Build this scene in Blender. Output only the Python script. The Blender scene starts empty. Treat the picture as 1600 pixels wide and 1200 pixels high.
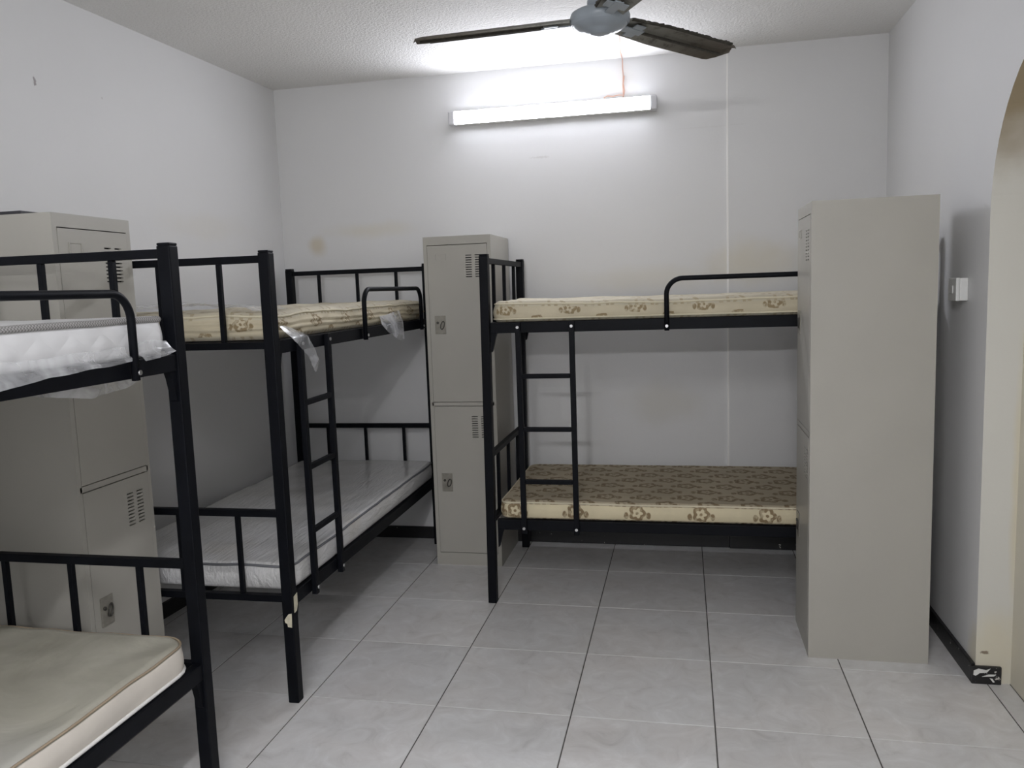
import bpy, bmesh, math, random
from mathutils import Vector, Matrix, noise

random.seed(7)
scene = bpy.context.scene
COL = scene.collection
PI = math.pi

# ------------------------------------------------------------------ camera
F_PX, YAW, PITCH, ROLL = 1266.96, -0.20986, 0.11621, -0.03478
CAM = Vector((1.4053, -2.7094, 1.5177))


def make_camera():
    cy, sy = math.cos(YAW), math.sin(YAW)
    cp, sp = math.cos(PITCH), math.sin(PITCH)
    cr, sr = math.cos(ROLL), math.sin(ROLL)
    w = Vector((sy * cp, cy * cp, -sp))
    r = Vector((cy, -sy, 0))
    u = r.cross(w)
    r2 = r * cr + u * sr
    u2 = u * cr - r * sr
    m = Matrix(((r2.x, u2.x, -w.x, CAM.x), (r2.y, u2.y, -w.y, CAM.y), (r2.z, u2.z, -w.z, CAM.z), (0, 0, 0, 1)))
    cd = bpy.data.cameras.new('camera')
    cd.sensor_width = 36
    cd.sensor_fit = 'HORIZONTAL'
    cd.lens = F_PX / 1600 * 36
    cd.clip_start = 0.02
    o = bpy.data.objects.new('camera', cd)
    COL.objects.link(o)
    o.matrix_world = m
    scene.camera = o


make_camera()

# ------------------------------------------------------------------ world, exposure, lamp strengths
world = bpy.data.worlds.new('world')
scene.world = world
world.use_nodes = True
world.node_tree.nodes['Background'].inputs[0].default_value = (0.5, 0.55, 0.6, 1)
world.node_tree.nodes['Background'].inputs[1].default_value = 0.02
scene.view_settings.view_transform = 'Standard'
scene.view_settings.look = 'None'
scene.view_settings.gamma = 1
scene.view_settings.use_curve_mapping = False
scene.view_settings.exposure = 0.05
LAMP_BACK = 60.0
LAMP_FRONT = 165.0
LAMP_FILL = 140.0  # added fill on the ceiling, not a known fixture
LAMP_COL = (0.975, 0.975, 1.0, 1)
LAMP_COL_BACK = (0.90, 0.915, 1.0, 1)

# room dimensions (metres)
YB, YF = 1.975, -5.05       # back wall, wall behind the camera
XR = 2.46                   # right wall
ZC = 2.762                  # ceiling


def xl(y):                  # left wall runs a little out of square
    return -1.005 + (y - YB) * 0.045


# ------------------------------------------------------------------ node helpers
class NT:
    def __init__(self, name):
        self.m = bpy.data.materials.new(name)
        self.m.use_nodes = True
        self.t = self.m.node_tree
        self.b = self.t.nodes['Principled BSDF']
        self.out = self.t.nodes['Material Output']

    def n(self, typ, **kw):
        nd = self.t.nodes.new(typ)
        for k, v in kw.items():
            setattr(nd, k, v)
        return nd

    def link(self, a, b):
        self.t.links.new(a, b)

    def math(self, op, a, b=None, c=None):
        nd = self.n('ShaderNodeMath', operation=op)
        for i, v in enumerate((a, b, c)):
            if v is None:
                continue
            if isinstance(v, (int, float)):
                nd.inputs[i].default_value = v
            else:
                self.link(v, nd.inputs[i])
        return nd.outputs[0]

    def coord(self, kind='Object'):
        return self.n('ShaderNodeTexCoord').outputs[kind]

    def mapping(self, vec, scale=(1, 1, 1), loc=(0, 0, 0)):
        nd = self.n('ShaderNodeMapping')
        nd.inputs['Scale'].default_value = scale
        nd.inputs['Location'].default_value = loc
        self.link(vec, nd.inputs['Vector'])
        return nd.outputs[0]

    def noise(self, vec, scale, detail=3, rough=0.5, dist=0.0):
        nd = self.n('ShaderNodeTexNoise')
        nd.inputs['Scale'].default_value = scale
        nd.inputs['Detail'].default_value = detail
        nd.inputs['Roughness'].default_value = rough
        nd.inputs['Distortion'].default_value = dist
        if vec is not None:
            self.link(vec, nd.inputs['Vector'])
        return nd.outputs['Fac']

    def ramp(self, fac, stops):
        nd = self.n('ShaderNodeValToRGB')
        e = nd.color_ramp.elements
        while len(e) < len(stops):
            e.new(0.5)
        for i, (p, c) in enumerate(stops):
            e[i].position = p
            e[i].color = (*c, 1) if len(c) == 3 else c
        self.link(fac, nd.inputs[0])
        return nd.outputs[0]

    def smooth(self, v, lo, hi):
        nd = self.n('ShaderNodeMapRange', interpolation_type='SMOOTHSTEP')
        nd.inputs['From Min'].default_value = lo
        nd.inputs['From Max'].default_value = hi
        self.link(v, nd.inputs['Value'])
        return nd.outputs[0]

    def mix(self, fac, a, b):
        nd = self.n('ShaderNodeMix', data_type='RGBA')
        for sock, v in ((nd.inputs['Factor'], fac), (nd.inputs['A'], a), (nd.inputs['B'], b)):
            if isinstance(v, (int, float)):
                sock.default_value = v
            elif isinstance(v, tuple):
                sock.default_value = (*v, 1) if len(v) == 3 else v
            else:
                self.link(v, sock)
        # the RGBA sockets are the third pair
        return nd.outputs['Result']

    def base(self, v):
        if isinstance(v, tuple):
            self.b.inputs['Base Color'].default_value = (*v, 1)
        else:
            self.link(v, self.b.inputs['Base Color'])

    def set(self, **kw):
        for k, v in kw.items():
            self.b.inputs[k.replace('_', ' ')].default_value = v

    def bump(self, h, strength=0.2, dist=0.01):
        nd = self.n('ShaderNodeBump')
        nd.inputs['Strength'].default_value = strength
        nd.inputs['Distance'].default_value = dist
        self.link(h, nd.inputs['Height'])
        self.link(nd.outputs[0], self.b.inputs['Normal'])

    def xyz(self, vec):
        nd = self.n('ShaderNodeSeparateXYZ')
        self.link(vec, nd.inputs[0])
        return nd.outputs


def mixrgb(nt, fac, a, b):
    nd = nt.n('ShaderNodeMixRGB')
    for sock, v in zip(nd.inputs, (fac, a, b)):
        if isinstance(v, (int, float)):
            sock.default_value = v
        elif isinstance(v, tuple):
            sock.default_value = (*v, 1)
        else:
            nt.link(v, sock)
    return nd.outputs[0]


def blob(nt, vec, centre, radii, soft=0.6, nscale=6, namp=0.5):
    """stain mask with a ragged outline round a point of the wall"""
    sub = nt.n('ShaderNodeVectorMath', operation='SUBTRACT')
    nt.link(vec, sub.inputs[0])
    sub.inputs[1].default_value = centre
    sc = nt.n('ShaderNodeVectorMath', operation='DIVIDE')
    nt.link(sub.outputs[0], sc.inputs[0])
    sc.inputs[1].default_value = radii
    ln = nt.n('ShaderNodeVectorMath', operation='LENGTH')
    nt.link(sc.outputs[0], ln.inputs[0])
    nz = nt.noise(vec, nscale, 4)
    d = nt.math('ADD', ln.outputs['Value'], nt.math('MULTIPLY', nt.math('SUBTRACT', nz, 0.5), namp * 2))
    return nt.math('SUBTRACT', 1.0, nt.smooth(d, 1 - soft, 1.0))


M = {}


def simple(name, col, rough=0.5, metal=0.0, var=0.06, vscale=9, bump=0.0, bscale=60, bdist=0.002, coat=0.0):
    t = NT(name)
    v = t.coord()
    nz = t.noise(v, vscale, 4)
    lo = tuple(c * (1 - var) for c in col)
    hi = tuple(min(1, c * (1 + var)) for c in col)
    t.base(t.ramp(nz, [(0.3, lo), (0.7, hi)]))
    t.set(Roughness=rough, Metallic=metal)
    if coat:
        t.set(Coat_Weight=coat, Coat_Roughness=0.15)
    if bump:
        t.bump(t.noise(v, bscale, 3), bump, bdist)
    M[name] = t.m
    return t


WALL = (0.73, 0.73, 0.73)


def wall_mat(name, stains=(), marks=(), col=WALL):
    t = NT(name)
    v = t.coord()
    c = t.ramp(t.noise(v, 0.9, 4), [(0.3, tuple(x * 0.97 for x in col)), (0.7, tuple(min(1, x * 1.02) for x in col))])
    for centre, radii, colour, strength in stains:
        m = t.math('MULTIPLY', blob(t, v, centre, radii, 0.85, 5, 0.45), strength)
        c = mixrgb(t, m, c, colour)
    for centre, radii, colour, strength in marks:
        m = t.math('MULTIPLY', blob(t, v, centre, radii, 0.5, 90, 0.9), strength)
        c = mixrgb(t, m, c, colour)
    t.base(c)
    t.set(Roughness=0.55)
    h = t.math('ADD', t.noise(v, 7, 4), t.math('MULTIPLY', t.noise(v, 110, 2), 0.15))
    t.bump(h, 0.25, 0.006)
    M[name] = t.m


def materials():
    yel = (0.62, 0.52, 0.27)
    wall_mat('wall_back', [((-0.785, YB, 1.82), (0.085, 0.3, 0.085), (0.50, 0.38, 0.15), 0.42),
                           ((-0.45, YB, 1.90), (0.35, 0.3, 0.07), yel, 0.22),
                           ((1.286, YB, 0.846), (0.30, 0.3, 0.17), (0.50, 0.46, 0.34), 0.28),
                           ((1.75, YB, 1.62), (0.36, 0.3, 0.17), yel, 0.30),
                           ((1.2, YB, 1.55), (0.6, 0.3, 0.10), yel, 0.16),
                           ((1.09, YB, 2.62), (0.10, 0.3, 0.16), (0.66, 0.56, 0.44), 0.15)],
             [((0.62, YB, 2.26), (0.07, 0.2, 0.008), (0.5, 0.48, 0.46), 0.35),
              ((1.55, YB, 2.36), (0.25, 0.2, 0.005), (0.62, 0.61, 0.6), 0.25)])
    wall_mat('wall_left', [((-1.05, 1.2, 1.9), (0.4, 0.5, 0.1), yel, 0.10)],
             [((-1.087, 0.157, 2.397), (0.3, 0.009, 0.022), (0.25, 0.22, 0.22), 0.8),
              ((-1.07, 0.52, 2.41), (0.3, 0.006, 0.007), (0.5, 0.46, 0.44), 0.5)])
    wall_mat('wall_right', [((XR, 0.42, 0.10), (0.3, 0.16, 0.17), (0.70, 0.63, 0.42), 0.55)],
             [((XR, 0.52, 0.02), (0.2, 0.2, 0.015), (0.2, 0.18, 0.17), 0.5)])
    wall_mat('wall_plain')
    # arch reveal: same paint, grown yellow lower down, dark brown towards the top
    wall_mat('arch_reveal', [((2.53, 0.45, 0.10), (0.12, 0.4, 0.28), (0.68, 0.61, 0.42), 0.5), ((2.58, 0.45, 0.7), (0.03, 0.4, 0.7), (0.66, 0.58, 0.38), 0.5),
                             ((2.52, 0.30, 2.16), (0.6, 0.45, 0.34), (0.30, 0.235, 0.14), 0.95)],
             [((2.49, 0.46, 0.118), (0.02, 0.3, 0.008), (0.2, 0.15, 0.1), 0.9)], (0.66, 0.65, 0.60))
    wall_mat('alcove', (), (), (0.70, 0.66, 0.55))
    t = NT('ceiling')
    v = t.coord()
    t.base(t.ramp(t.noise(v, 1.3, 3), [(0.3, (0.79, 0.785, 0.77)), (0.7, (0.84, 0.835, 0.82))]))
    t.set(Roughness=0.8)
    t.bump(t.noise(v, 75, 3, 0.65), 0.55, 0.012)
    M['ceiling'] = t.m
    # floor tile
    t = NT('tile')
    v = t.coord()
    rnd = t.n('ShaderNodeObjectInfo').outputs['Random']
    cmb = t.n('ShaderNodeCombineXYZ')
    t.link(t.math('MULTIPLY', rnd, 40.0), cmb.inputs[0])
    t.link(t.math('MULTIPLY', rnd, 23.0), cmb.inputs[1])
    add = t.n('ShaderNodeVectorMath', operation='ADD')
    t.link(v, add.inputs[0])
    t.link(cmb.outputs[0], add.inputs[1])
    a = t.noise(add.outputs[0], 9, 6, 0.62, 1.2)
    b = t.noise(add.outputs[0], 2.6, 3, 0.5, 0.4)
    c1 = t.ramp(a, [(0.25, (0.50, 0.49, 0.475)), (0.42, (0.64, 0.63, 0.62)), (0.56, (0.70, 0.695, 0.69)), (0.72, (0.80, 0.80, 0.805))])
    c2 = t.ramp(b, [(0.35, (0.73, 0.69, 0.67)), (0.65, (0.695, 0.705, 0.72))])
    c = mixrgb(t, 0.3, c1, c2)
    hv = t.n('ShaderNodeHueSaturation')
    t.link(c, hv.inputs['Color'])
    t.link(t.math('ADD', 0.95, t.math('MULTIPLY', rnd, 0.09)), hv.inputs['Value'])
    t.base(hv.outputs[0])
    t.set(Roughness=0.32)
    t.bump(t.noise(v, 14, 2), 0.05, 0.004)
    M['tile'] = t.m
    simple('grout', (0.10, 0.095, 0.09), 0.9, var=0.2, vscale=20)
    # black painted skirting with chipped paint
    t = NT('skirting')
    v = t.coord()
    ch = t.noise(v, 26, 5, 0.7)
    near = blob(t, v, (2.50, 0.43, 0.055), (0.12, 0.10, 0.045), 0.9, 30, 0.3)
    thr = t.math('ADD', ch, t.math('MULTIPLY', near, 0.13))
    m = t.smooth(thr, 0.66, 0.69)
    t.base(mixrgb(t, m, (0.010, 0.010, 0.011), (0.60, 0.58, 0.54)))
    t.set(Roughness=0.42)
    t.bump(ch, 0.3, 0.004)
    M['skirting'] = t.m
    # steel bed paint
    simple('black_steel', (0.0035, 0.0042, 0.0065), 0.5, var=0.2, vscale=14).set(Specular_IOR_Level=0.13)
    simple('bolt_steel', (0.6, 0.6, 0.6), 0.3, 1.0)
    simple('slat_steel', (0.03, 0.03, 0.034), 0.5)
    simple('paper_tape', (0.60, 0.56, 0.43), 0.7, var=0.12, vscale=40)
    # lockers
    t = simple('locker_paint', (0.42, 0.405, 0.362), 0.38, var=0.03, vscale=3)
    simple('locker_dark', (0.03, 0.03, 0.03), 0.6)
    simple('lock_plate', (0.30, 0.285, 0.245), 0.35, 0.3, var=0.15, vscale=30)
    simple('lock_metal', (0.10, 0.095, 0.085), 0.4, 0.7)
    # fan
    simple('fan_grey', (0.33, 0.37, 0.41), 0.32, var=0.08, vscale=12)
    t = NT('fan_blade')
    v = t.coord()
    d = t.noise(v, 16, 5, 0.65)
    sx = t.xyz(v)[0]
    edge = t.smooth(t.math('ADD', sx, t.math('MULTIPLY', d, 0.35)), 0.18, 0.85)
    c = mixrgb(t, edge, (0.30, 0.30, 0.27), (0.10, 0.085, 0.065))
    c = mixrgb(t, t.math('MULTIPLY', t.smooth(d, 0.52, 0.64), 0.7), c, (0.06, 0.052, 0.04))
    t.base(c)
    t.set(Roughness=0.7)
    t.bump(d, 0.4, 0.004)
    M['fan_blade'] = t.m
    simple('dust', (0.06, 0.055, 0.045), 0.95, var=0.3, vscale=60)
    simple('wire_orange', (0.60, 0.36, 0.27), 0.5)
    simple('white_plastic', (0.72, 0.72, 0.70), 0.35, var=0.02)
    simple('lamp_cap', (0.62, 0.62, 0.64), 0.4, var=0.02)
    simple('seam_white', (0.93, 0.92, 0.90), 0.5, var=0.02)
    simple('dark_board', (0.03, 0.03, 0.035), 0.5)
    for nm, s in (('lamp_glow_back', LAMP_BACK), ('lamp_glow_front', LAMP_FRONT), ('lamp_glow_fill', LAMP_FILL)):
        t = NT(nm)
        nz = t.noise(t.coord(), 2, 1)
        t.base((0.9, 0.9, 0.9))
        t.b.inputs['Emission Color'].default_value = LAMP_COL_BACK if nm == 'lamp_glow_back' else LAMP_COL
        t.link(t.math('ADD', s * 0.98, t.math('MULTIPLY', nz, s * 0.04)), t.b.inputs['Emission Strength'])
        M[nm] = t.m
    # plastic film
    t = NT('plastic_film')
    v = t.coord()
    nz = t.noise(v, 11, 3, 0.5, 0.8)
    t.base((0.80, 0.81, 0.83))
    t.set(Roughness=0.16, Specular_IOR_Level=0.8)
    t.bump(nz, 0.3, 0.015)
    tr = t.n('ShaderNodeBsdfTransparent')
    mx = t.n('ShaderNodeMixShader')
    t.link(t.ramp(nz, [(0.35, (0.20, 0.20, 0.20)), (0.68, (0.62, 0.62, 0.62))]), mx.inputs[0])
    t.link(tr.outputs[0], mx.inputs[1])
    t.link(t.b.outputs[0], mx.inputs[2])
    t.link(mx.outputs[0], t.out.inputs[0])
    M['plastic_film'] = t.m
    # mattress cloths
    cream, brown = (0.60, 0.535, 0.39), (0.27, 0.20, 0.105)
    floral('floral_side', 'xz', cream, brown, 0.30, 0.055, 0.027, 0.085, True, v0=0.058)
    floral('floral_end', 'yz', cream, brown, 0.30, 0.055, 0.027, 0.03, True, v0=0.058)
    floral('floral_top', 'xy', (0.58, 0.53, 0.41), (0.42, 0.35, 0.23), 0.20, 0.12, 0.040, 0.0, True)
    floral('floral_side_row', 'xz', (0.68, 0.60, 0.41), (0.22, 0.15, 0.075), 0.290, 0.30, 0.034, 0.06, False, 0.0105, v0=0.042, fade=0.45)
    floral('floral_end_row', 'yz', (0.68, 0.60, 0.41), (0.22, 0.15, 0.075), 0.290, 0.30, 0.034, 0.10, False, 0.0105, v0=0.042, fade=0.45)
    floral('floral_top_brown', 'xy', (0.50, 0.43, 0.31), (0.22, 0.16, 0.09), 0.19, 0.115, 0.042, 0.0, True, 0.015, fade=0.1)
    t = NT('wrapped_white')
    v = t.coord()
    st = t.noise(t.mapping(v, (3, 26, 12)), 2.0, 5, 0.6, 0.6)
    big = t.noise(v, 2.6, 4)
    c = t.ramp(big, [(0.25, (0.66, 0.655, 0.63)), (0.7, (0.78, 0.78, 0.80))])
    c = mixrgb(t, t.math('MULTIPLY', t.smooth(big, 0.55, 0.72), 0.35), c, (0.45, 0.40, 0.27))
    t.base(c)
    t.set(Roughness=0.4, Coat_Weight=1.0, Coat_Roughness=0.10)
    t.bump(st, 0.55, 0.03)
    M['wrapped_white'] = t.m
    t = NT('quilt_white')
    v = t.coord()
    sx, sy, sz = t.xyz(v)
    q = t.math('MULTIPLY', t.math('ABSOLUTE', t.math('SINE', t.math('ADD', t.math('MULTIPLY', sx, 30), t.math('MULTIPLY', sz, 40)))),
               t.math('ABSOLUTE', t.math('SINE', t.math('SUBTRACT', t.math('MULTIPLY', sx, 30), t.math('MULTIPLY', sz, 40)))))
    t.base(t.ramp(t.noise(v, 5, 3), [(0.3, (0.74, 0.74, 0.75)), (0.7, (0.82, 0.82, 0.83))]))
    t.set(Roughness=0.5, Coat_Weight=0.4, Coat_Roughness=0.2)
    t.bump(t.math('ADD', q, t.math('MULTIPLY', t.noise(v, 9, 3), 1.6)), 0.16, 0.015)
    M['quilt_white'] = t.m
    t = NT('beige_ticking')
    v = t.coord()
    wv = t.noise(v, 3.0, 5, 0.6, 0.8)
    c = t.ramp(wv, [(0.28, (0.33, 0.315, 0.255)), (0.5, (0.43, 0.413, 0.345)), (0.75, (0.51, 0.497, 0.44))])
    c = mixrgb(t, t.math('MULTIPLY', t.smooth(t.noise(v, 1.4, 2), 0.5, 0.7), 0.35), c, (0.46, 0.46, 0.46))
    t.base(c)
    t.set(Roughness=0.65)
    t.bump(wv, 0.4, 0.02)
    M['beige_ticking'] = t.m
    simple('cream_cloth', (0.66, 0.615, 0.55), 0.8, var=0.06, vscale=7, bump=0.2, bscale=40)
    simple('piping_grey', (0.16, 0.165, 0.18), 0.6)
    simple('piping_brown', (0.34, 0.27, 0.19), 0.7)
    simple('piping_cream', (0.70, 0.64, 0.48), 0.7)
    simple('piping_white', (0.76, 0.75, 0.73), 0.6)
    t = NT('mesh_border')
    ck = t.n('ShaderNodeTexChecker')
    ck.inputs['Scale'].default_value = 220
    ck.inputs['Color1'].default_value = (0.42, 0.41, 0.40, 1)
    ck.inputs['Color2'].default_value = (0.20, 0.195, 0.19, 1)
    t.link(t.coord(), ck.inputs['Vector'])
    t.base(ck.outputs['Color'])
    t.set(Roughness=0.7)
    M['mesh_border'] = t.m


def floral(name, axes, ground, ink, cu, cv, R, u0, stagger, w=0.0095, v0=0.0, fade=0.25):
    """printed flower: lobed ring, dot in the middle, a leaf on each side"""
    t = NT(name)
    v = t.coord()
    comp = dict(zip('xyz', t.xyz(v)))
    wob = t.math('MULTIPLY', t.math('SUBTRACT', t.noise(v, 45, 3), 0.5), 0.010)
    u = t.math('ADD', t.math('ADD', comp[axes[0]], wob), u0 + 9.0)
    q = t.math('ADD', comp[axes[1]], cv * 40.5 - v0)
    row = t.math('FLOOR', t.math('DIVIDE', q, cv))
    uu = t.math('DIVIDE', u, cu)
    if stagger:
        uu = t.math('ADD', uu, t.math('MULTIPLY', row, 0.5))
    fu = t.math('MULTIPLY', t.math('SUBTRACT', t.math('FRACT', uu), 0.5), cu)
    fv = t.math('MULTIPLY', t.math('SUBTRACT', t.math('FRACT', t.math('DIVIDE', q, cv)), 0.5), cv)
    r = t.math('SQRT', t.math('ADD', t.math('MULTIPLY', fu, fu), t.math('MULTIPLY', fv, fv)))
    th = t.math('ARCTAN2', fv, fu)
    pet = t.math('ADD', R * 0.86, t.math('MULTIPLY', t.math('COSINE', t.math('MULTIPLY', th, 5.0)), R * 0.13))
    ring = t.math('SUBTRACT', 1.0, t.smooth(t.math('ABSOLUTE', t.math('SUBTRACT', r, pet)), w * 0.6, w))
    dot = t.math('SUBTRACT', 1.0, t.smooth(r, R * 0.16, R * 0.26))
    au = t.math('SUBTRACT', t.math('ABSOLUTE', fu), R * 1.5)
    av = t.math('ADD', fv, R * 0.35)
    lf = t.math('SQRT', t.math('ADD', t.math('MULTIPLY', t.math('MULTIPLY', au, au), 2.2), t.math('MULTIPLY', av, av)))
    leaf = t.math('SUBTRACT', 1.0, t.smooth(lf, R * 0.38, R * 0.58))
    ink_m = t.math('MAXIMUM', t.math('MAXIMUM', ring, dot), leaf)
    brk = t.smooth(t.noise(v, 55, 3), 0.32, 0.52)
    ink_m = t.math('MULTIPLY', ink_m, t.math('ADD', fade, t.math('MULTIPLY', brk, 0.95 - fade)))
    g = t.ramp(t.noise(v, 6, 4), [(0.3, tuple(c * 0.88 for c in ground)), (0.7, tuple(min(1, c * 1.06) for c in ground))])
    t.base(mixrgb(t, ink_m, g, ink))
    t.set(Roughness=0.75)
    t.bump(t.noise(v, 18, 4), 0.25, 0.012)
    M[name] = t.m


materials()


# ------------------------------------------------------------------ mesh helpers
class MB:
    def __init__(self):
        self.v, self.f, self.mi, self.sm = [], [], [], []

    def add(self, vs, fs, mi=0, smooth=False):
        o = len(self.v)
        self.v += [tuple(p) for p in vs]
        for f in fs:
            self.f.append([i + o for i in f])
            self.mi.append(mi)
            self.sm.append(smooth)
        return self

    def box(self, x0, x1, y0, y1, z0, z1, mi=0):
        vs = [(x0, y0, z0), (x1, y0, z0), (x1, y1, z0), (x0, y1, z0), (x0, y0, z1), (x1, y0, z1), (x1, y1, z1), (x0, y1, z1)]
        return self.add(vs, [(0, 3, 2, 1), (4, 5, 6, 7), (0, 1, 5, 4), (1, 2, 6, 5), (2, 3, 7, 6), (3, 0, 4, 7)], mi)

    def bbox(self, x0, x1, y0, y1, z0, z1, r=0.004, mi=0):
        """box with chamfered edges"""
        bm = bmesh.new()
        bmesh.ops.create_cube(bm, size=1, matrix=Matrix.Translation(((x0 + x1) / 2, (y0 + y1) / 2, (z0 + z1) / 2)) @ Matrix.Diagonal((x1 - x0, y1 - y0, z1 - z0, 1)))
        bmesh.ops.bevel(bm, geom=bm.edges[:], offset=r, segments=2, profile=0.6, affect='EDGES')
        bm.verts.index_update()
        self.add([v.co.copy() for v in bm.verts], [[v.index for v in f.verts] for f in bm.faces], mi, False)
        bm.free()
        return self

    def tube(self, pts, r, seg=10, mi=0, closed=False, cap=True):
        pts = [Vector(p) for p in pts]
        n = len(pts)
        rings = []
        prev = None
        for i, p in enumerate(pts):
            if closed:
                t = (pts[(i + 1) % n] - pts[i - 1]).normalized()
            else:
                t = (pts[min(i + 1, n - 1)] - pts[max(i - 1, 0)]).normalized()
            if prev is None:
                up = Vector((0, 0, 1)) if abs(t.z) < 0.9 else Vector((1, 0, 0))
                s = t.cross(up).normalized()
            else:
                s = (prev - t * prev.dot(t)).normalized()
            prev = s
            q = t.cross(s)
            rr = r[i] if isinstance(r, (list, tuple)) else r
            rings.append([p + (s * math.cos(2 * PI * k / seg) + q * math.sin(2 * PI * k / seg)) * rr for k in range(seg)])
        vs = [v for ring in rings for v in ring]
        fs = []
        for i in range(n if closed else n - 1):
            a, b = i * seg, ((i + 1) % n) * seg
            for k in range(seg):
                fs.append((a + k, a + (k + 1) % seg, b + (k + 1) % seg, b + k))
        self.add(vs, fs, mi, True)
        if cap and not closed:
            o = len(self.v) - len(vs)
            self.f.append([o + k for k in range(seg)][::-1]); self.mi.append(mi); self.sm.append(False)
            self.f.append([o + (n - 1) * seg + k for k in range(seg)]); self.mi.append(mi); self.sm.append(False)
        return self

    def lathe(self, prof, cx=0, cy=0, seg=40, mi=0):
        vs, fs = [], []
        for (r, z) in prof:
            for k in range(seg):
                a = 2 * PI * k / seg
                vs.append((cx + r * math.cos(a), cy + r * math.sin(a), z))
        for i in range(len(prof) - 1):
            for k in range(seg):
                a, b = i * seg, (i + 1) * seg
                fs.append((a + k, a + (k + 1) % seg, b + (k + 1) % seg, b + k))
        return self.add(vs, fs, mi, True)

    def mesh(self, name, mats):
        me = bpy.data.meshes.new(name)
        me.from_pydata(self.v, [], self.f)
        for m in (mats if isinstance(mats, (list, tuple)) else [mats]):
            me.materials.append(M[m])
        me.polygons.foreach_set('material_index', self.mi)
        me.polygons.foreach_set('use_smooth', self.sm)
        bm = bmesh.new()
        bm.from_mesh(me)
        bmesh.ops.recalc_face_normals(bm, faces=bm.faces[:])
        bm.to_mesh(me)
        bm.free()
        me.update()
        return me

    def build(self, name, mats, parent=None):
        return obj(name, self.mesh(name, mats), parent)


def obj(name, me, parent=None):
    o = bpy.data.objects.new(name, me)
    COL.objects.link(o)
    if parent is not None:
        o.parent = parent
    return o


def tag(o, label=None, cat=None, group=None, kind=None):
    for k, v in (('label', label), ('category', cat), ('group', group), ('kind', kind)):
        if v:
            o[k] = v
    return o


def empty(name, loc, rz=0.0):
    o = bpy.data.objects.new(name, None)
    o.empty_display_size = 0.1
    COL.objects.link(o)
    o.location = loc
    o.rotation_euler = (0, 0, rz)
    return o


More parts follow.
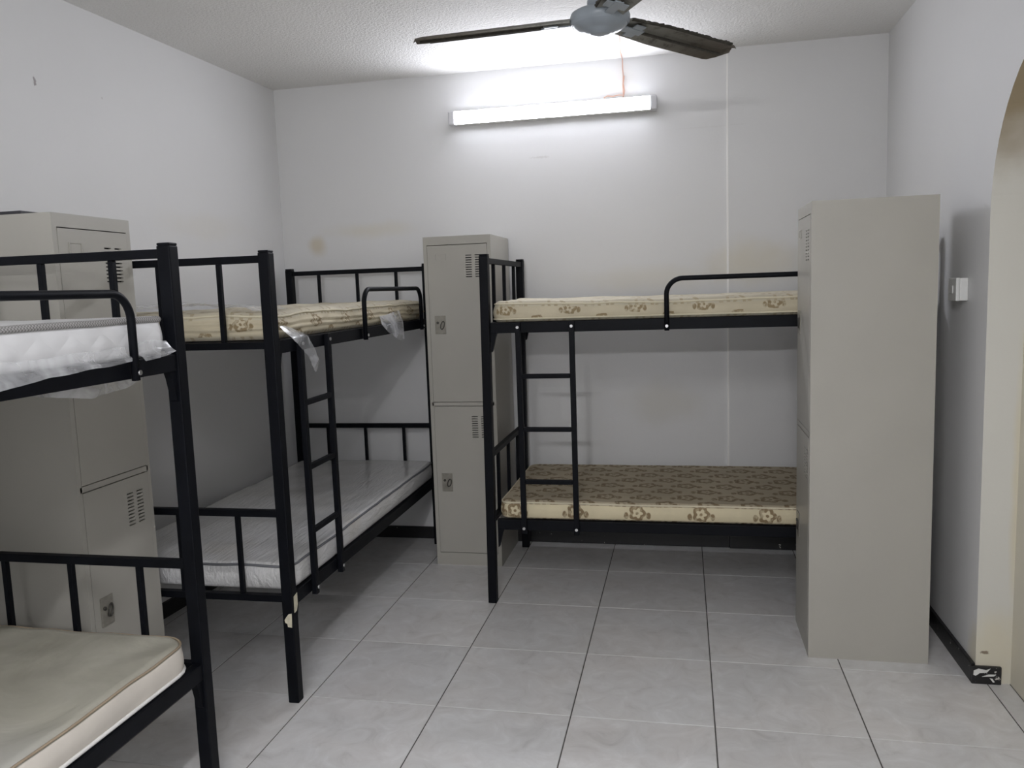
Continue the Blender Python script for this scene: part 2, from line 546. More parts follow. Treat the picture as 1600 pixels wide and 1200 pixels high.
# ------------------------------------------------------------------ the room
def build_room():
    T = 0.12
    # back wall with the small step where the two stretches of plaster meet
    xs = 1.655
    mb = MB()
    x0, x1 = xl(YB) - 0.3, XR + T
    pl = [(x0, YB), (xs - 0.006, YB), (xs, YB - 0.011), (x1, YB - 0.011), (x1, YB + T), (x0, YB + T)]
    n = len(pl)
    mb.add([(x, y, 0) for x, y in pl] + [(x, y, ZC) for x, y in pl],
           [tuple(range(n))[::-1], tuple(range(n, 2 * n))] + [(i, (i + 1) % n, (i + 1) % n + n, i + n) for i in range(n)])
    tag(mb.build('wall_back', 'wall_back'), kind='structure', label='white plaster back wall with yellow stains and a vertical seam')
    MB().box(xs - 0.0085, xs + 0.001, YB - 0.013, YB - 0.0005, 0.08, ZC).build('trim_1', 'seam_white')
    tag(bpy.data.objects['trim_1'], kind='structure', label='thin white vertical bead on the back wall')
    # left wall
    mb = MB()
    pl = [(xl(YB), YB), (xl(YF), YF), (xl(YF) - T, YF), (xl(YB) - T, YB)]
    mb.add([(x, y, 0) for x, y in pl] + [(x, y, ZC) for x, y in pl],
           [(0, 1, 2, 3), (4, 5, 6, 7)] + [(i, (i + 1) % 4, (i + 1) % 4 + 4, i + 4) for i in range(4)])
    tag(mb.build('wall_left', 'wall_left'), kind='structure', label='plain white wall behind the left row of bunks')
    # wall behind the camera
    mb = MB().box(xl(YF) - T, XR + T, YF - T, YF, 0, ZC)
    tag(mb.build('wall_front', 'wall_plain'), kind='structure', label='white wall behind the viewpoint')
    # right wall with an arched opening
    ya, yb, zs = 0.455, -0.665, 1.72
    yc, R = (ya + yb) / 2, (ya - yb) / 2
    X0, X1 = XR, XR + T
    arch = [(ya, 0.0), (ya, zs)] + [(yc + R * math.cos(a), zs + R * math.sin(a)) for a in [PI * k / 28 for k in range(1, 28)]] + [(yb, zs), (yb, 0.0)]
    mb = MB()
    for X in (X0, X1):
        mb.add([(X, YB, 0), (X, ya, 0), (X, ya, ZC), (X, YB, ZC)], [(0, 1, 2, 3)])
        mb.add([(X, yb, 0), (X, YF, 0), (X, YF, ZC), (X, yb, ZC)], [(0, 1, 2, 3)])
        top = arch[1:-1]
        for (p, q) in zip(top[:-1], top[1:]):
            mb.add([(X, p[0], p[1]), (X, q[0], q[1]), (X, q[0], ZC), (X, p[0], ZC)], [(0, 1, 2, 3)])
    for (p, q) in zip(arch[:-1], arch[1:]):
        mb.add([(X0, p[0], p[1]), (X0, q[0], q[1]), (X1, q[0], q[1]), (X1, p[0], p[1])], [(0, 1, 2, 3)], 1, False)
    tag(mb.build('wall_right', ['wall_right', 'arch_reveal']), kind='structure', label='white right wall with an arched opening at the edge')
    mb = MB().box(X1, X1 + 0.08, yb - 0.3, ya + 0.3, 0, ZC)
    tag(mb.build('wall_alcove', 'alcove'), kind='structure', label='cream wall at the back of the arched opening')
    # ceiling
    mb = MB().box(xl(YF) - T, XR + T, YF - T, YB + T, ZC, ZC + 0.1)
    tag(mb.build('ceiling', 'ceiling'), kind='structure', label='white stippled ceiling')
    # skirting
    hb, tb = 0.074, 0.016
    mb = MB().bbox(xl(YB) + tb, 1.655, YB - tb, YB - 0.0005, 0, hb, 0.003).bbox(1.655, XR - tb, YB - tb - 0.011, YB - 0.0115, 0, hb, 0.003)
    tag(mb.build('baseboard_back', 'skirting'), kind='structure', label='black skirting under the back wall')
    mb = MB()
    a, b = (xl(YB) + 0.0005, YB - 0.0005), (xl(YF) + 0.0005, YF)
    pl = [a, (a[0] + tb, a[1]), (b[0] + tb, b[1]), b]
    mb.add([(x, y, 0) for x, y in pl] + [(x, y, hb) for x, y in pl],
           [(0, 1, 2, 3), (4, 5, 6, 7)] + [(i, (i + 1) % 4, (i + 1) % 4 + 4, i + 4) for i in range(4)])
    tag(mb.build('baseboard_left', 'skirting'), kind='structure', label='black skirting under the left wall')
    # right skirting with its chipped return round the jamb
    ob = MB().bbox(XR - tb, XR - 0.0005, ya - 0.0, YB - tb, 0, hb, 0.003).bbox(XR - tb, XR + 0.085, ya - 0.014, ya - 0.0005, 0, hb - 0.006, 0.003)
    ob = ob.build('baseboard_right', 'skirting')
    tag(ob, kind='structure', label='black skirting, chipped where it turns into the arch')
    # flakes of white plaster standing proud of the chipped end
    fl = [[(0.002, 0.052), (0.018, 0.061), (0.044, 0.056), (0.058, 0.063), (0.046, 0.047), (0.022, 0.044), (0.009, 0.033), (0.001, 0.036)],
          [(0.030, 0.030), (0.052, 0.040), (0.078, 0.041), (0.070, 0.034), (0.050, 0.032)],
          [(0.056, 0.026), (0.066, 0.024), (0.074, 0.012), (0.068, 0.010)]]
    for poly in fl:
        n = len(poly)
        X = XR - tb + 0.004
        yv = ya - 0.0142
        mb = MB()
        mb.add([(X + x, yv, z) for x, z in poly] + [(X + x, yv - 0.0025, z) for x, z in poly],
               [tuple(range(n)), tuple(range(n, 2 * n))] + [(i, (i + 1) % n, (i + 1) % n + n, i + n) for i in range(n)])
        mb.build('plaster_flake', 'white_plastic', ob)
    # floor: grout bed and single tiles
    fl = MB().box(xl(YF) - T, XR + T + 0.08, YF - T, YB + T, -0.05, -0.0022).build('floor', 'grout')
    tag(fl, kind='structure', label='floor of large square grey mottled tiles')
    gx, gy = 0.0045, 0.0022
    shared = None
    kx0 = math.floor(xl(YF) / 0.5)
    for kx in range(-3, 6):
        for ky in range(-11, 4):
            xa, xb = max(kx * 0.5, xl(YF)), min(kx * 0.5 + 0.5, XR + T)
            y0, y1 = max(ky * 0.5, YF), min(ky * 0.5 + 0.5, YB)
            if xb - xa < 0.03 or y1 - y0 < 0.03:
                continue
            full = abs(xb - xa - 0.5) < 1e-6 and abs(y1 - y0 - 0.5) < 1e-6
            cx, cy = (xa + xb) / 2, (y0 + y1) / 2
            hx, hy = (xb - xa - gx) / 2, (y1 - y0 - gy) / 2
            if full and shared:
                me = shared
            else:
                c = 0.0012
                mb = MB()
                mb.add([(-hx, -hy, -0.004), (hx, -hy, -0.004), (hx, hy, -0.004), (-hx, hy, -0.004),
                        (-hx, -hy, -c), (hx, -hy, -c), (hx, hy, -c), (-hx, hy, -c),
                        (-hx + c, -hy + c, 0), (hx - c, -hy + c, 0), (hx - c, hy - c, 0), (-hx + c, hy - c, 0)],
                       [(0, 3, 2, 1), (8, 9, 10, 11)] + [(i, (i + 1) % 4, (i + 1) % 4 + 4, i + 4) for i in range(4)]
                       + [(i + 4, (i + 1) % 4 + 4, (i + 1) % 4 + 8, i + 8) for i in range(4)])
                me = mb.mesh('tile', 'tile')
                if full:
                    shared = me
            o = obj('tile', me, fl)
            o.location = (cx, cy, 0)


build_room()

# ------------------------------------------------------------------ bunk beds
BL, BW, BH, PS = 1.95, 0.90, 1.685, 0.042
UR, LR = (1.315, 1.365), (0.370, 0.420)      # upper and lower rail heights
LEAN = [0.0]


def sheared(mb):
    if LEAN[0]:
        mb.v = [(x + (z / BH - 1.0) * LEAN[0] if x < 0.06 else x, y, z) for x, y, z in mb.v]
    return mb


def bolt(parent, x, y, z):
    mb = MB()
    mb.tube([(x, y, z), (x, y - 0.004, z)], 0.007, 10)
    return mb.build('bolt', 'bolt_steel', parent)


def build_bed(loc, rz, label, lean=0.0, ladder_x=(0.188, 0.439)):
    LEAN[0] = lean
    root = empty('bunk_bed', loc, rz)
    tag(root, label, 'bunk bed', 'black steel bunk beds')
    st = 'black_steel'
    for x in (0, BL - PS):
        for y in (0, BW - PS):
            sheared(MB().bbox(x, x + PS, y, y + PS, 0.0, BH - 0.008, 0.004)).build('post', st, root)
            c = sheared(MB().bbox(x + 0.001, x + PS - 0.001, y + 0.001, y + PS - 0.001, BH - 0.008, BH, 0.003)).build('post_cap', st, root)
    for z0, z1 in (UR, LR):
        for y in (0.005, BW - 0.035):
            MB().bbox(PS, BL - PS, y, y + 0.030, z0, z1, 0.003).build('side_rail', st, root)
            for x, s in ((PS, 1), (BL - PS, -1)):           # bracket below the rail end
                pts = [(x, z0), (x + s * 0.030, z0), (x + s * 0.022, z0 - 0.02), (x + s * 0.006, z0 - 0.085), (x, z0 - 0.09)]
                mb = MB()
                n = len(pts)
                mb.add([(a, y + 0.004, b) for a, b in pts] + [(a, y + 0.026, b) for a, b in pts],
                       [tuple(range(n)), tuple(range(n, 2 * n))] + [(i, (i + 1) % n, (i + 1) % n + n, i + n) for i in range(n)])
                mb.build('bracket', st, root)
        # bed base: steel slats across
        for k in range(10):
            x = 0.13 + k * (BL - 0.26 - 0.05) / 9
            MB().box(x, x + 0.05, 0.035, BW - 0.035, z1 - 0.018, z1 - 0.006).build('slat', 'slat_steel', root)
    # end frames
    for x in (0.0085, BL - 0.0335):
        for zt, zb in ((1.668, UR[1] - 0.008), (0.740, LR[1] - 0.008)):
            sheared(MB().bbox(x, x + 0.025, PS, BW - PS, zt - 0.026, zt, 0.002)).build('end_rail', st, root)
            sheared(MB().bbox(x, x + 0.025, PS, BW - PS, zb - 0.022, zb + 0.004, 0.002)).build('end_rail', st, root)
            for y in (0.207, 0.450, 0.693):
                sheared(MB().bbox(x + 0.004, x + 0.021, y - 0.0085, y + 0.0085, zb + 0.004, zt - 0.026, 0.002)).build('end_bar', st, root)
    # ladder hung on the front rails
    lad = MB()
    a, b = ladder_x
    lad.bbox(a - 0.0125, a + 0.0125, -0.0175, 0.0045, LR[0] - 0.012, UR[1], 0.003)
    lad = lad.build('ladder', st, root)
    MB().bbox(b - 0.0125, b + 0.0125, -0.0175, 0.0045, LR[0] - 0.012, UR[1], 0.003).build('stile', st, lad)
    for z in (1.113, 0.862, 0.611):
        MB().bbox(a + 0.0125, b - 0.0125, -0.016, 0.002, z - 0.011, z + 0.011, 0.004).build('rung', st, lad)
    for x in (a, b):
        for z in (1.342, 0.385):
            bolt(lad, x, -0.0175, z)
    # guard rail: bent tube
    g0, g1, gz, gr = 0.855, 1.705, 1.541, 0.070
    y = -0.009
    pts = [(g0, y, UR[0] - 0.004), (g0, y, gz - gr)]
    pts += [(g0 + gr - gr * math.cos(t), y, gz - gr + gr * math.sin(t)) for t in [PI / 2 * k / 8 for k in range(1, 9)]]
    pts += [(g1 - gr + gr * math.sin(t), y, gz - gr + gr * math.cos(t)) for t in [PI / 2 * k / 8 for k in range(0, 9)]]
    pts += [(g1, y, UR[0] - 0.004)]
    gd = MB().tube(pts, 0.011, 12).build('guard_rail', st, root)
    for x in (g0, g1):
        bolt(gd, x, y - 0.012, 1.332)
    LEAN[0] = 0.0
    return root


BED3 = (0.480, 0.986, 0)
BED2 = (-0.020, -0.058, 0)
BED1 = (-0.029, -2.520, 0)
bed3 = build_bed(BED3, 0, 'black bunk bed standing along the back wall between the two grey lockers', 0.018, (0.176, 0.427))
bed2 = build_bed(BED2, PI / 2 + 0.010, 'black bunk bed in the left corner, paper scraps stuck on its front post')
bed1 = build_bed(BED1, PI / 2, 'black bunk bed nearest the viewer, cut off by the left edge')
# scraps of paper tape on the front post of the corner bunk
mb = MB()
sc = [(0.014, 0.412), (0.041, 0.418), (0.041, 0.372), (0.030, 0.352), (0.012, 0.350)]
n = len(sc)
mb.add([(x, -0.0004, z) for x, z in sc] + [(x, -0.0018, z) for x, z in sc],
       [tuple(range(n)), tuple(range(n, 2 * n))] + [(i, (i + 1) % n, (i + 1) % n + n, i + n) for i in range(n)])
mb.build('paper_scrap', 'paper_tape', bed2)
mb = MB()
sc = [(0.004, 0.346), (0.020, 0.350), (0.028, 0.335), (0.028, 0.312), (0.018, 0.300), (0.006, 0.302), (0.004, 0.325)]
sc = [(0.004, 0.352), (0.016, 0.350), (0.026, 0.338), (0.034, 0.326), (0.032, 0.316), (0.024, 0.312), (0.022, 0.300), (0.006, 0.298)]
n = len(sc)
mb.add([(-0.0004, y, z) for y, z in sc] + [(-0.0018, y, z) for y, z in sc],
       [tuple(range(n)), tuple(range(n, 2 * n))] + [(i, (i + 1) % n, (i + 1) % n + n, i + n) for i in range(n)])
mb.build('paper_scrap', 'paper_tape', bed2)


# ------------------------------------------------------------------ mattresses
def steps(a, b, edge, fine, coarse):
    out = [a + edge * k / fine for k in range(fine)]
    out += [a + edge + (b - a - 2 * edge) * k / coarse for k in range(coarse)]
    out += [b - edge + edge * k / fine for k in range(fine + 1)]
    return out


def mattress(loc, rz, L, W, H, mats, label, group='single mattresses', R=0.06, r=0.028, wav=0.004, seed=0,
             ridges=0.0, sag=0.0, pipes=(), nx=70, ny=34, name='mattress'):
    """rounded slab; material 0 top/bottom, 1 long sides, 2 ends"""
    mb = MB()
    xs, ys = steps(0, L, R, 6, nx), steps(0, W, R, 6, ny)
    zs = [k / 10 for k in range(11)]
    off = Vector((seed * 3.1, seed * 1.7, seed))

    def plan(x, y):
        qx, qy = min(max(x, R), L - R), min(max(y, R), W - R)
        dx, dy = x - qx, y - qy
        d = math.hypot(dx, dy)
        if dx and dy:
            k = max(abs(dx), abs(dy)) / d
            dx, dy = dx * k, dy * k
        d2 = math.hypot(dx, dy)
        e = R - d2 if (dx or dy) else R
        return qx + dx, qy + dy, e

    def wz(x, y):
        n = noise.noise(Vector((x * 3, y * 5, 0)) + off) + 0.5 * noise.noise(Vector((x * 9, y * 11, 3)) + off)
        s = -sag * math.sin(PI * min(1, max(0, x / L)))
        return wav * n + s * 1.0

    def top(x, y):
        px, py, e = plan(x, y)
        z = H
        if e < r:
            z = H - r + math.sqrt(max(0, r * r - (r - e) ** 2))
        return px, py, z + wz(px, py)

    nX, nY = len(xs), len(ys)
    vs = [top(x, y) for y in ys for x in xs]
    mb.add(vs, [(j * nX + i, j * nX + i + 1, (j + 1) * nX + i + 1, (j + 1) * nX + i) for j in range(nY - 1) for i in range(nX - 1)], 0, True)
    # bottom
    vs = []
    for y in ys:
        for x in xs:
            px, py, e = plan(x, y)
            z = 0.0
            if e < r * 0.5:
                q = r * 0.5
                z = q - math.sqrt(max(0, q * q - (q - e) ** 2))
            vs.append((px, py, z))
    mb.add(vs, [(j * nX + i, j * nX + i + 1, (j + 1) * nX + i + 1, (j + 1) * nX + i) for j in range(nY - 1) for i in range(nX - 1)], 0, True)
    # border
    per = [(x, 0) for x in xs[:-1]] + [(L, y) for y in ys[:-1]] + [(x, W) for x in xs[:0:-1]] + [(0, y) for y in ys[:0:-1]]
    NP = len(per)
    vs, fs = [], []
    for k in zs:
        for (x, y) in per:
            px, py, e = plan(x, y)
            zt = H - r + wz(px, py)
            zb = r * 0.5
            z = zb + (zt - zb) * k
            cx, cy = min(max(px, R), L - R), min(max(py, R), W - R)
            nv = Vector((px - cx, py - cy, 0)).normalized()
            bul = 0.006 * math.sin(PI * k)
            if ridges:
                bul += ridges * math.sin(PI * k) * (math.sin(k * 3 * 2 * PI + 2.2 * noise.noise(Vector((px * 5, py * 5, 0)) + off)) + 1.2 * noise.noise(Vector((px * 13, py * 13, z * 60)) + off))
            else:
                bul += wav * 0.6 * math.sin(PI * k) * noise.noise(Vector((px * 8, py * 8, z * 9)) + off)
            vs.append((px + nv.x * bul, py + nv.y * bul, z))
    o = len(mb.v)
    for a in range(len(zs) - 1):
        for i in range(NP):
            fs.append((a * NP + i, a * NP + (i + 1) % NP, (a + 1) * NP + (i + 1) % NP, (a + 1) * NP + i))
    mb.add(vs, fs, 1, True)
    for fi in range(len(mb.f) - len(fs), len(mb.f)):
        f = mb.f[fi]
        xsf = [mb.v[i][0] for i in f]
        if max(xsf) < R * 0.45 or min(xsf) > L - R * 0.45:
            mb.mi[fi] = 2
    me = mb.mesh(name, mats)
    bm = bmesh.new()
    bm.from_mesh(me)
    bmesh.ops.remove_doubles(bm, verts=bm.verts[:], dist=0.0004)
    bmesh.ops.recalc_face_normals(bm, faces=bm.faces[:])
    bm.to_mesh(me)
    bm.free()
    for p in me.polygons:
        p.use_smooth = True
    ob = obj(name, me)
    ob.location = loc
    ob.rotation_euler = (0, 0, rz)
    tag(ob, label, 'mattress', group)
    for (frac, rad, mat, nm) in pipes:
        pts = []
        for (x, y) in per[::2]:
            px, py, e = plan(x, y)
            cx, cy = min(max(px, R), L - R), min(max(py, R), W - R)
            nv = Vector((px - cx, py - cy, 0)).normalized()
            if frac >= 1:
                zz = H - r * 0.55 + wz(px, py)
                o_ = -r * 0.10
            else:
                zz = r * 0.5 + (H - r * 1.5) * frac + wz(px, py) * frac
                o_ = 0.003 + 0.005 * math.sin(PI * frac)
            pts.append((px + nv.x * o_, py + nv.y * o_, zz))
        MB().tube(pts, rad, 8, closed=True).build(nm, mat, ob)
    return ob


ML, MW = 1.845, 0.835
UZ, LZ = UR[1] + 0.001, LR[1] + 0.001


def bed_point(loc, rz, x, y, z):
    return (loc[0] + x * math.cos(rz) - y * math.sin(rz), loc[1] + x * math.sin(rz) + y * math.cos(rz), z)


def place(bed, rz, x, y, z):
    return bed_point(bed, rz, x, y, z)


m3u = mattress(place(BED3, 0, 0.052, 0.020, UZ), 0, ML, MW, 0.098, ['floral_top', 'floral_side', 'floral_end'],
               'cream mattress with pale brown flowers on the top bunk at the back wall', seed=1, wav=0.007, sag=0.008, R=0.05,
               pipes=((1, 0.004, 'piping_cream', 'piping'), (0.0, 0.004, 'piping_cream', 'piping')))
m3l = mattress(place(BED3, 0, 0.054, 0.020, LZ), 0, ML, MW, 0.088, ['floral_top_brown', 'floral_side_row', 'floral_end_row'],
               'brown flowered mattress with cream border on the bottom bunk at the back wall', seed=2, wav=0.003, R=0.05, r=0.016,
               pipes=((1, 0.004, 'piping_cream', 'piping'),))
RZ2 = PI / 2 + 0.010
m2u = mattress(place(BED2, RZ2, 0.050, 0.032, UZ), RZ2, ML, MW, 0.105, ['floral_top', 'floral_side', 'floral_end'],
               'crumpled cream flowered mattress with torn film on the top bunk in the corner', seed=3, wav=0.013, ridges=0.006, R=0.05,
               pipes=((1, 0.0045, 'piping_cream', 'piping'),))
m2l = mattress(place(BED2, RZ2, 0.050, 0.018, LZ), RZ2, ML, MW, 0.100, ['wrapped_white', 'wrapped_white', 'wrapped_white'],
               'white mattress still in clear film on the bottom bunk in the corner', seed=4, wav=0.006, R=0.06, r=0.016,
               pipes=((1, 0.0050, 'piping_grey', 'piping'),))
m1u = mattress(place(BED1, PI / 2, 0.050, 0.020, UZ), PI / 2, ML, MW, 0.110, ['quilt_white', 'quilt_white', 'quilt_white'],
               'white quilted mattress with grey mesh edging on the nearest top bunk', seed=5, wav=0.004, R=0.05, r=0.016,
               pipes=((1, 0.009, 'mesh_border', 'mesh_edging'),))
m1l = mattress(place(BED1, PI / 2, 0.050, 0.020, LZ), PI / 2, ML, MW, 0.092, ['beige_ticking', 'cream_cloth', 'cream_cloth'],
               'worn beige mattress with brown piping on the nearest bottom bunk', seed=6, wav=0.011, R=0.085, r=0.014,
               pipes=((1, 0.0035, 'piping_brown', 'piping'), (0.0, 0.0055, 'piping_white', 'piping')))


def film(parent, rows, nu, nv, amp, seed, name='plastic_film', mat='plastic_film'):
    """crinkled sheet through rows of control points (parent-local), solidified a little"""
    def lerp(a, b, t):
        return Vector(a).lerp(Vector(b), t)

    def samp(row, t):
        f = t * (len(row) - 1)
        i = min(int(f), len(row) - 2)
        return lerp(row[i], row[i + 1], f - i)
    vs, fs = [], []
    for j in range(nv + 1):
        g = j / nv * (len(rows) - 1)
        k = min(int(g), len(rows) - 2)
        for i in range(nu + 1):
            p = lerp(samp(rows[k], i / nu), samp(rows[k + 1], i / nu), g - k)
            q = p * 11 + Vector((seed, seed * 2, 0))
            d = noise.noise_vector(q) + 0.35 * noise.noise_vector(q * 2.6)
            vs.append(p + Vector((d.x * 0.6, d.y if d.y < 0 else -d.y, d.z * 0.7)) * amp)
    W = nu + 1
    for j in range(nv):
        for i in range(nu):
            fs.append((j * W + i, j * W + i + 1, (j + 1) * W + i + 1, (j + 1) * W + i))
    mb = MB().add(vs, fs, 0, True)
    return mb.build(name, mat, parent)


# films: coordinates in mattress space, x along the bed, -y towards the room
film(m2u, [[(0.015, -0.018, 0.050), (0.05, -0.020, 0.050), (0.11, -0.018, 0.035)],
           [(0.020, -0.066, 0.006), (0.07, -0.070, 0.006), (0.13, -0.068, 0.003)],
           [(0.07, -0.078, -0.045), (0.12, -0.080, -0.050), (0.185, -0.078, -0.050)],
           [(0.14, -0.078, -0.090), (0.165, -0.080, -0.095), (0.200, -0.078, -0.090)],
           [(0.17, -0.074, -0.130), (0.180, -0.076, -0.135), (0.195, -0.074, -0.130)]], 18, 30, 0.012, 3)
film(m2u, [[(1.06, -0.012, 0.045), (1.20, -0.014, 0.050), (1.36, -0.012, 0.060)],
           [(1.02, -0.040, 0.002), (1.18, -0.044, 0.000), (1.34, -0.040, 0.004)],
           [(1.12, -0.044, -0.050), (1.22, -0.046, -0.060), (1.33, -0.044, -0.060)],
           [(1.24, -0.042, -0.080), (1.28, -0.044, -0.092), (1.34, -0.042, -0.088)]], 26, 16, 0.008, 8)
film(m2u, [[(0.00, 0.05, 0.112), (0.25, 0.05, 0.112)], [(0.00, 0.30, 0.135), (0.30, 0.40, 0.135)],
           [(0.00, 0.60, 0.135), (0.25, 0.70, 0.130)], [(0.00, 0.80, 0.112), (0.25, 0.80, 0.112)]], 20, 40, 0.020, 21)
film(m1u, [[(0.5, -0.016, 0.036), (0.9, -0.016, 0.036), (1.2, -0.016, 0.034), (1.4, -0.016, 0.032), (1.636, -0.016, 0.036)],
           [(0.5, -0.020, 0.012), (0.9, -0.020, 0.012), (1.2, -0.020, 0.011), (1.4, -0.020, 0.010), (1.636, -0.020, 0.014)],
           [(0.5, -0.040, -0.016), (0.9, -0.040, -0.014), (1.2, -0.040, -0.012), (1.36, -0.040, -0.004), (1.636, -0.036, 0.005)],
           [(0.5, -0.042, -0.036), (0.9, -0.042, -0.032), (1.18, -0.042, -0.026), (1.33, -0.042, -0.014), (1.630, -0.040, -0.003)]], 90, 18, 0.005, 5)
film(m1u, [[(1.674, -0.016, 0.040), (1.75, -0.016, 0.046), (1.82, -0.012, 0.040)],
           [(1.674, -0.022, 0.016), (1.75, -0.022, 0.020), (1.83, -0.020, 0.020)],
           [(1.674, -0.040, 0.005), (1.75, -0.040, 0.008), (1.825, -0.036, 0.010)],
           [(1.680, -0.044, -0.006), (1.74, -0.044, -0.003), (1.79, -0.040, 0.002)]], 22, 18, 0.005, 9)
film(m1u, [[(1.35, 0.030, -0.032), (1.55, 0.030, -0.032), (1.77, 0.030, -0.032)],
           [(1.35, 0.028, -0.055), (1.55, 0.028, -0.066), (1.76, 0.028, -0.060)],
           [(1.38, 0.026, -0.062), (1.55, 0.026, -0.088), (1.68, 0.026, -0.078)]], 40, 10, 0.005, 12)


# ------------------------------------------------------------------ lockers
KW, KD, KH = 0.372, 0.447, 1.81


def door_panel(x0, x1, z0, z1, slots, y=-0.004, th=0.016):
    """front panel with real vent slots cut through"""
    X = sorted({x0, x1} | {s[0] for s in slots} | {s[1] for s in slots})
    Z = sorted({z0, z1} | {s[2] for s in slots} | {s[3] for s in slots})
    hole = set()
    for i in range(len(X) - 1):
        for j in range(len(Z) - 1):
            cx, cz = (X[i] + X[i + 1]) / 2, (Z[j] + Z[j + 1]) / 2
            if any(s[0] < cx < s[1] and s[2] < cz < s[3] for s in slots):
                hole.add((i, j))
    nx, nz = len(X), len(Z)
    vid = lambda i, j, b: (b * nz + j) * nx + i
    vs = [(x, yy, z) for yy in (y, y + th) for z in Z for x in X]
    fs = []
    full = lambda i, j: 0 <= i < nx - 1 and 0 <= j < nz - 1 and (i, j) not in hole
    for i in range(nx - 1):
        for j in range(nz - 1):
            if not full(i, j):
                continue
            fs.append((vid(i, j, 0), vid(i + 1, j, 0), vid(i + 1, j + 1, 0), vid(i, j + 1, 0)))
            fs.append((vid(i, j, 1), vid(i, j + 1, 1), vid(i + 1, j + 1, 1), vid(i + 1, j, 1)))
            for (a, b, c, d, ni, nj) in ((i, j, i + 1, j, i, j - 1), (i, j + 1, i + 1, j + 1, i, j + 1), (i, j, i, j + 1, i - 1, j), (i + 1, j, i + 1, j + 1, i + 1, j)):
                if not full(ni, nj):
                    fs.append((vid(a, b, 0), vid(c, d, 0), vid(c, d, 1), vid(a, b, 1)))
    return MB().add(vs, fs)


def locker(loc, rz, label, holders=False):
    root = empty('locker', loc, rz)
    tag(root, label, 'locker', 'grey two-door steel lockers')
    p = 'locker_paint'
    body = MB()
    t = 0.012
    body.box(0, t, 0, KD, 0, KH).box(KW - t, KW, 0, KD, 0, KH).box(t, KW - t, KD - t, KD, 0, KH)
    body.box(t, KW - t, 0, KD - t, KH - t, KH).box(t, KW - t, 0, KD - t, 0, t).box(t, KW - t, 0.02, KD - t, 0.900, 0.912)
    # face frame
    body.box(t, KW - t, 0, 0.014, 1.766, KH - t).box(t, KW - t, 0, 0.014, t, 0.070).box(t, KW - t, 0, 0.014, 0.898, 0.917)
    body.box(t, 0.020, 0, 0.014, 0.070, 1.766).box(KW - 0.020, KW - t, 0, 0.014, 0.070, 1.766)
    body.build('body', p, root)
    for (z0, z1, vz, lz) in ((0.9205, 1.7625, (1.590, 1.716), (1.290, 1.389)), (0.0735, 0.8945, (0.722, 0.848), (0.420, 0.522))):
        slots = []
        n = 10
        pitch = (vz[1] - vz[0]) / n
        for (a, b) in ((0.232, 0.266), (0.284, 0.318)):
            for k in range(n):
                z = vz[0] + k * pitch
                slots.append((a, b, z, z + 0.0052))
        d = door_panel(0.0215, KW - 0.0215, z0, z1, slots, -0.001, 0.011).build('door', p, root)
        # dark sheet behind the vents, standing in for the shade inside
        MB().box(0.225, 0.325, 0.0125, 0.0135, vz[0] - 0.006, vz[1] + 0.004).build('vent_shade', 'locker_dark', d)
        # lock with cup plate and swivel handle
        lx0, lx1 = 0.049, 0.110
        MB().bbox(lx0, lx1, -0.0045, -0.0012, lz[0], lz[1], 0.0015).build('lock_plate', 'lock_plate', d)
        cx, cz = (lx0 + lx1) / 2, (lz[0] + lz[1]) / 2
        MB().tube([(cx - 0.014, -0.0045, cz + 0.012), (cx - 0.014, -0.009, cz + 0.012)], 0.007, 12).build('keyhole', 'lock_metal', d)
        ring = [(cx + 0.012 + 0.010 * math.cos(a) + 0.005 * math.sin(a), -0.0075, cz - 0.002 + 0.021 * math.sin(a)) for a in [2 * PI * k / 20 for k in range(20)]]
        MB().tube(ring, 0.0028, 8, closed=True).build('handle', 'lock_metal', d)
        # card holder
        if z0 > 0.5:
            hb = MB().box(0.066, 0.124, -0.0035, -0.0012, 1.684, 1.687).box(0.066, 0.124, -0.0035, -0.0012, 1.716, 1.719).box(0.066, 0.069, -0.0035, -0.0012, 1.687, 1.716).box(0.121, 0.124, -0.0035, -0.0012, 1.687, 1.716)
            hb.build('card_holder', p, d)
    return root


locker((0.045, 1.508, 0), 0, 'grey steel locker with doors facing the room, between the two far bunks')
lk_left = locker((-0.541, -0.461, 0), PI / 2, 'grey steel locker against the left wall, partly hidden behind the nearest bunk')
locker((1.887, 0.9570, 0), -PI / 2 + 0.0, 'grey steel locker at the right wall showing its plain tall side')
tag(MB().bbox(-0.93, -0.655, -0.455, -0.20, KH + 0.0005, KH + 0.011, 0.002).build('board', 'dark_board'),
    'thin dark board lying on top of the left locker', 'board')


# ------------------------------------------------------------------ tube lights
def tube_light(loc, rz, glow, label, wire=None):
    """batten 1.17 m long, back on y=0, light towards -y"""
    root = empty('tube_light', loc, rz)
    tag(root, label, 'light', 'wall tube lights')
    L, H = 1.17, 0.075
    MB().bbox(-L / 2, L / 2, -0.054, -0.001, 0.001, H - 0.001, 0.003).build('housing', 'white_plastic', root)
    prof = [(-0.0535, 0.002), (-0.059, 0.004), (-0.064, 0.014), (-0.067, H / 2), (-0.064, H - 0.014), (-0.059, H - 0.004), (-0.0535, H - 0.002)]
    mb = MB()
    x0, x1 = -L / 2 + 0.034, L / 2 - 0.034
    n = len(prof)
    mb.add([(x0, y, z) for y, z in prof] + [(x1, y, z) for y, z in prof], [(i, i + 1, i + 1 + n, i + n) for i in range(n - 1)], 0, True)
    mb.build('diffuser', glow, root)
    for s in (-1, 1):
        a, b = sorted((s * (L / 2 - 0.0335), s * (L / 2 + 0.004)))
        MB().bbox(a, b, -0.069, -0.0005, -0.001, H + 0.001, 0.008).build('end_cap', 'lamp_cap', root)
    return root


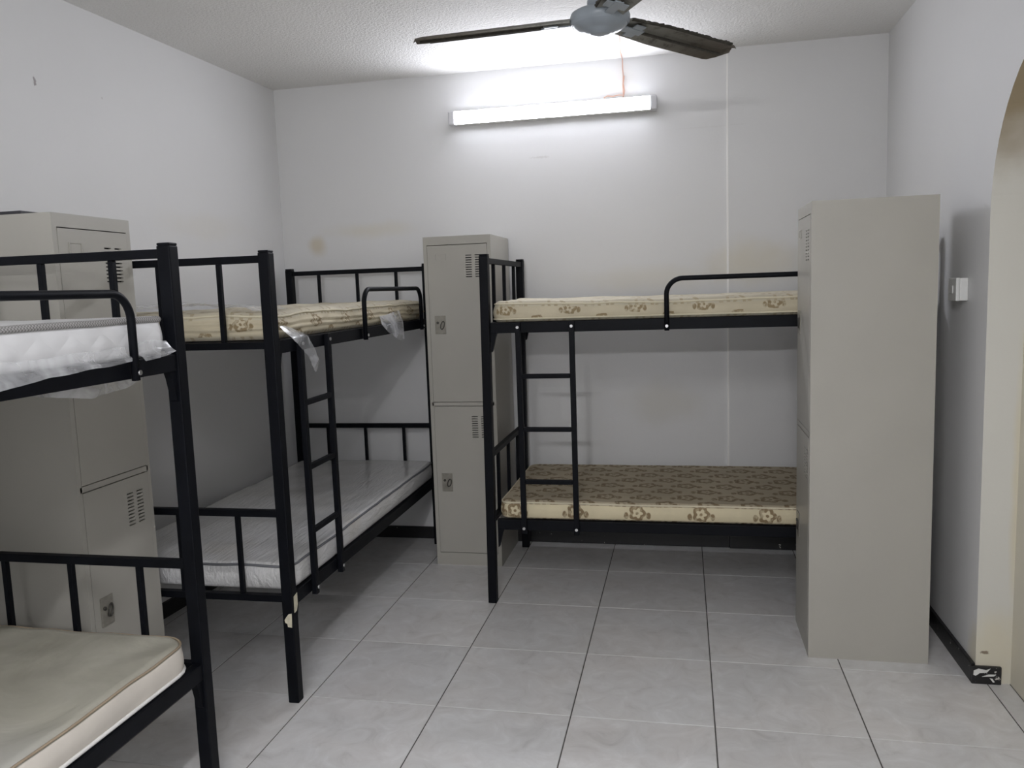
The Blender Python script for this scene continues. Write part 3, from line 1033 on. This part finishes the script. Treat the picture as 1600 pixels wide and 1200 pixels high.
lb = tube_light((0.69, YB, 2.465), 0, 'lamp_glow_back', 'lit white tube light mounted high on the back wall')
lf = tube_light((0.98, YF, 2.400), PI, 'lamp_glow_front', 'lit white tube light mounted high on the wall behind the viewer')
lt = tube_light((1.05, -2.75, ZC), 0, 'lamp_glow_fill', 'unseen tube light added on the ceiling above the viewer as fill')  # out of view, added to brighten the open floor
lt.rotation_euler = (PI / 2, 0, PI / 2)
# orange twin wire of the back light: over the ceiling, down the wall
pts = [(0.43, -1.30, 0.294), (0.425, -0.9, 0.292), (0.415, -0.36, 0.293), (0.402, -0.15, 0.292), (0.404, -0.012, 0.288),
       (0.404, -0.008, 0.24), (0.407, -0.008, 0.20), (0.404, -0.008, 0.15), (0.406, -0.010, 0.10), (0.404, -0.014, 0.072)]
MB().tube(pts, 0.0028, 6).build('wire', 'wire_orange', lb)
pts = [(0.404 + 0.0028 * 2 + dx, y, z) for (dx, y, z) in [(0.003, -0.010, 0.20), (-0.003, -0.009, 0.16), (0.003, -0.012, 0.12), (-0.001, -0.016, 0.095), (-0.03, -0.02, 0.098), (-0.06, -0.022, 0.092), (-0.09, -0.02, 0.098), (-0.11, -0.02, 0.090), (-0.10, -0.025, 0.078), (-0.07, -0.03, 0.074)]]
MB().tube(pts, 0.0030, 6).build('wire', 'wire_orange', lb)


# ------------------------------------------------------------------ ceiling fan
def build_fan():
    cx, cy, zb = 1.124, 0.352, 2.462
    root = empty('ceiling_fan', (cx, cy, zb))
    tag(root, 'grey three-blade ceiling fan with dirty brown blades', 'ceiling fan')
    g = 'fan_grey'
    MB().lathe([(0.0, 0.040), (0.060, 0.040), (0.092, 0.036), (0.104, 0.029), (0.108, 0.018), (0.108, 0.004), (0.105, -0.004),
                (0.101, -0.008), (0.100, -0.010)], seg=48).build('motor_housing', g, root)
    bc = MB().lathe([(0.099, -0.009), (0.092, -0.017), (0.074, -0.027), (0.054, -0.032), (0.052, -0.035), (0.036, -0.038), (0.034, -0.042), (0.016, -0.044), (0.0, -0.044)], seg=48)
    bc.build('bottom_cap', g, root)
    MB().lathe([(0.0, 0.30), (0.013, 0.30), (0.013, 0.038), (0.0, 0.038)], seg=20).build('downrod', g, root)
    MB().lathe([(0.013, 0.105), (0.03, 0.100), (0.045, 0.075), (0.048, 0.040), (0.0, 0.040)], seg=28).build('lower_canopy', g, root)
    MB().lathe([(0.013, 0.20), (0.03, 0.205), (0.055, 0.25), (0.062, 0.2995), (0.0, 0.2995)], seg=28).build('canopy', g, root)
    for k, ang in enumerate((177.0, 50.0, -66.0)):
        # blade: tapered board with a lengthwise rib and a ragged lip of dust
        mb = MB()
        N = 26
        vs, fs = [], []
        r0, r1 = 0.102, 0.725
        th = 0.005
        rows = 7
        for lay in (0, 1):
            for i in range(N + 1):
                t = i / N
                x = r0 + (r1 - r0) * t
                w = 0.052 + 0.017 * min(1, t * 3)
                lead = w
                trail = w
                if t > 0.90:                       # tip cut on a slant, rounded
                    q = (t - 0.90) / 0.10
                    trail = w * (1 - 0.25 * q * q)
                    lead = w * (1 - 1.25 * q * q)
                for j in range(rows):
                    s = j / (rows - 1)
                    y = -trail + (lead + trail) * s
                    z = 0.010 * (1 - (2 * s - 1) ** 2) + (0.004 if j == 3 else 0) - (th if lay else 0)
                    vs.append((x, y, z))
        ring = (N + 1) * rows
        for i in range(N):
            for j in range(rows - 1):
                a = i * rows + j
                fs.append((a, a + rows, a + rows + 1, a + 1))
                fs.append((ring + a, ring + a + 1, ring + a + rows + 1, ring + a + rows))
        for i in range(N):
            for j in (0, rows - 1):
                a = i * rows + j
                fs.append((a, a + rows, ring + a + rows, ring + a))
        for i in (0, N):
            for j in range(rows - 1):
                a = i * rows + j
                fs.append((a, a + 1, ring + a + 1, ring + a))
        mb.add(vs, fs, 0, False)
        b = mb.build('blade', 'fan_blade', root)
        a = math.radians(ang)
        b.rotation_euler = (math.radians(-11), math.radians(0.0 if k != 1 else 1.0), a)
        b.location = (0, 0, 0.010)
        # dust lip along the leading edge
        lip = []
        random.seed(40 + k)
        vs, fs = [], []
        M_ = 60
        for i in range(M_ + 1):
            t = i / M_
            x = r0 + 0.01 + (r1 - r0 - 0.06) * t
            w = 0.052 + 0.017 * min(1, (x - r0) / (r1 - r0) * 3)
            d = 0.002 + 0.006 * random.random() + (0.004 if random.random() > 0.8 else 0)
            for (yy, zz) in ((-w + 0.004, 0.003), (-w - d, 0.001), (-w - d * 0.7, -0.004), (-w + 0.004, -0.007)):
                vs.append((x, yy, zz))
        for i in range(M_):
            for j in range(4):
                p = i * 4 + j
                q = i * 4 + (j + 1) % 4
                fs.append((p, q, q + 4, p + 4))
        MB().add(vs, fs, 0, True).build('dust_lip', 'dust', b)
        # bracket arm from the hub to the blade
        mb = MB()
        mb.bbox(0.085, 0.215, -0.016, 0.016, -0.0145, -0.0085, 0.002)
        mb.bbox(0.150, 0.200, -0.040, 0.040, -0.0125, -0.0080, 0.002)
        br = mb.build('blade_bracket', g, b)
        MB().bbox(0.21, 0.690, 0.004, 0.011, -0.0105, -0.0005, 0.002).build('rib', 'dust', b)


build_fan()

# ------------------------------------------------------------------ socket box on the right wall
sw = empty('switch_box', (XR, 0.700, 1.416))
tag(sw, 'small white surface-mounted switch box on the right wall behind the locker', 'switch')
MB().bbox(-0.030, -0.0005, -0.045, 0.045, 0.0, 0.086, 0.004).build('back_box', 'white_plastic', sw)
MB().bbox(-0.044, -0.030, -0.047, 0.047, -0.001, 0.087, 0.004).build('cover_plate', 'white_plastic', sw)
MB().bbox(-0.0475, -0.044, -0.016, 0.016, 0.028, 0.058, 0.0015).build('rocker', 'white_plastic', sw)
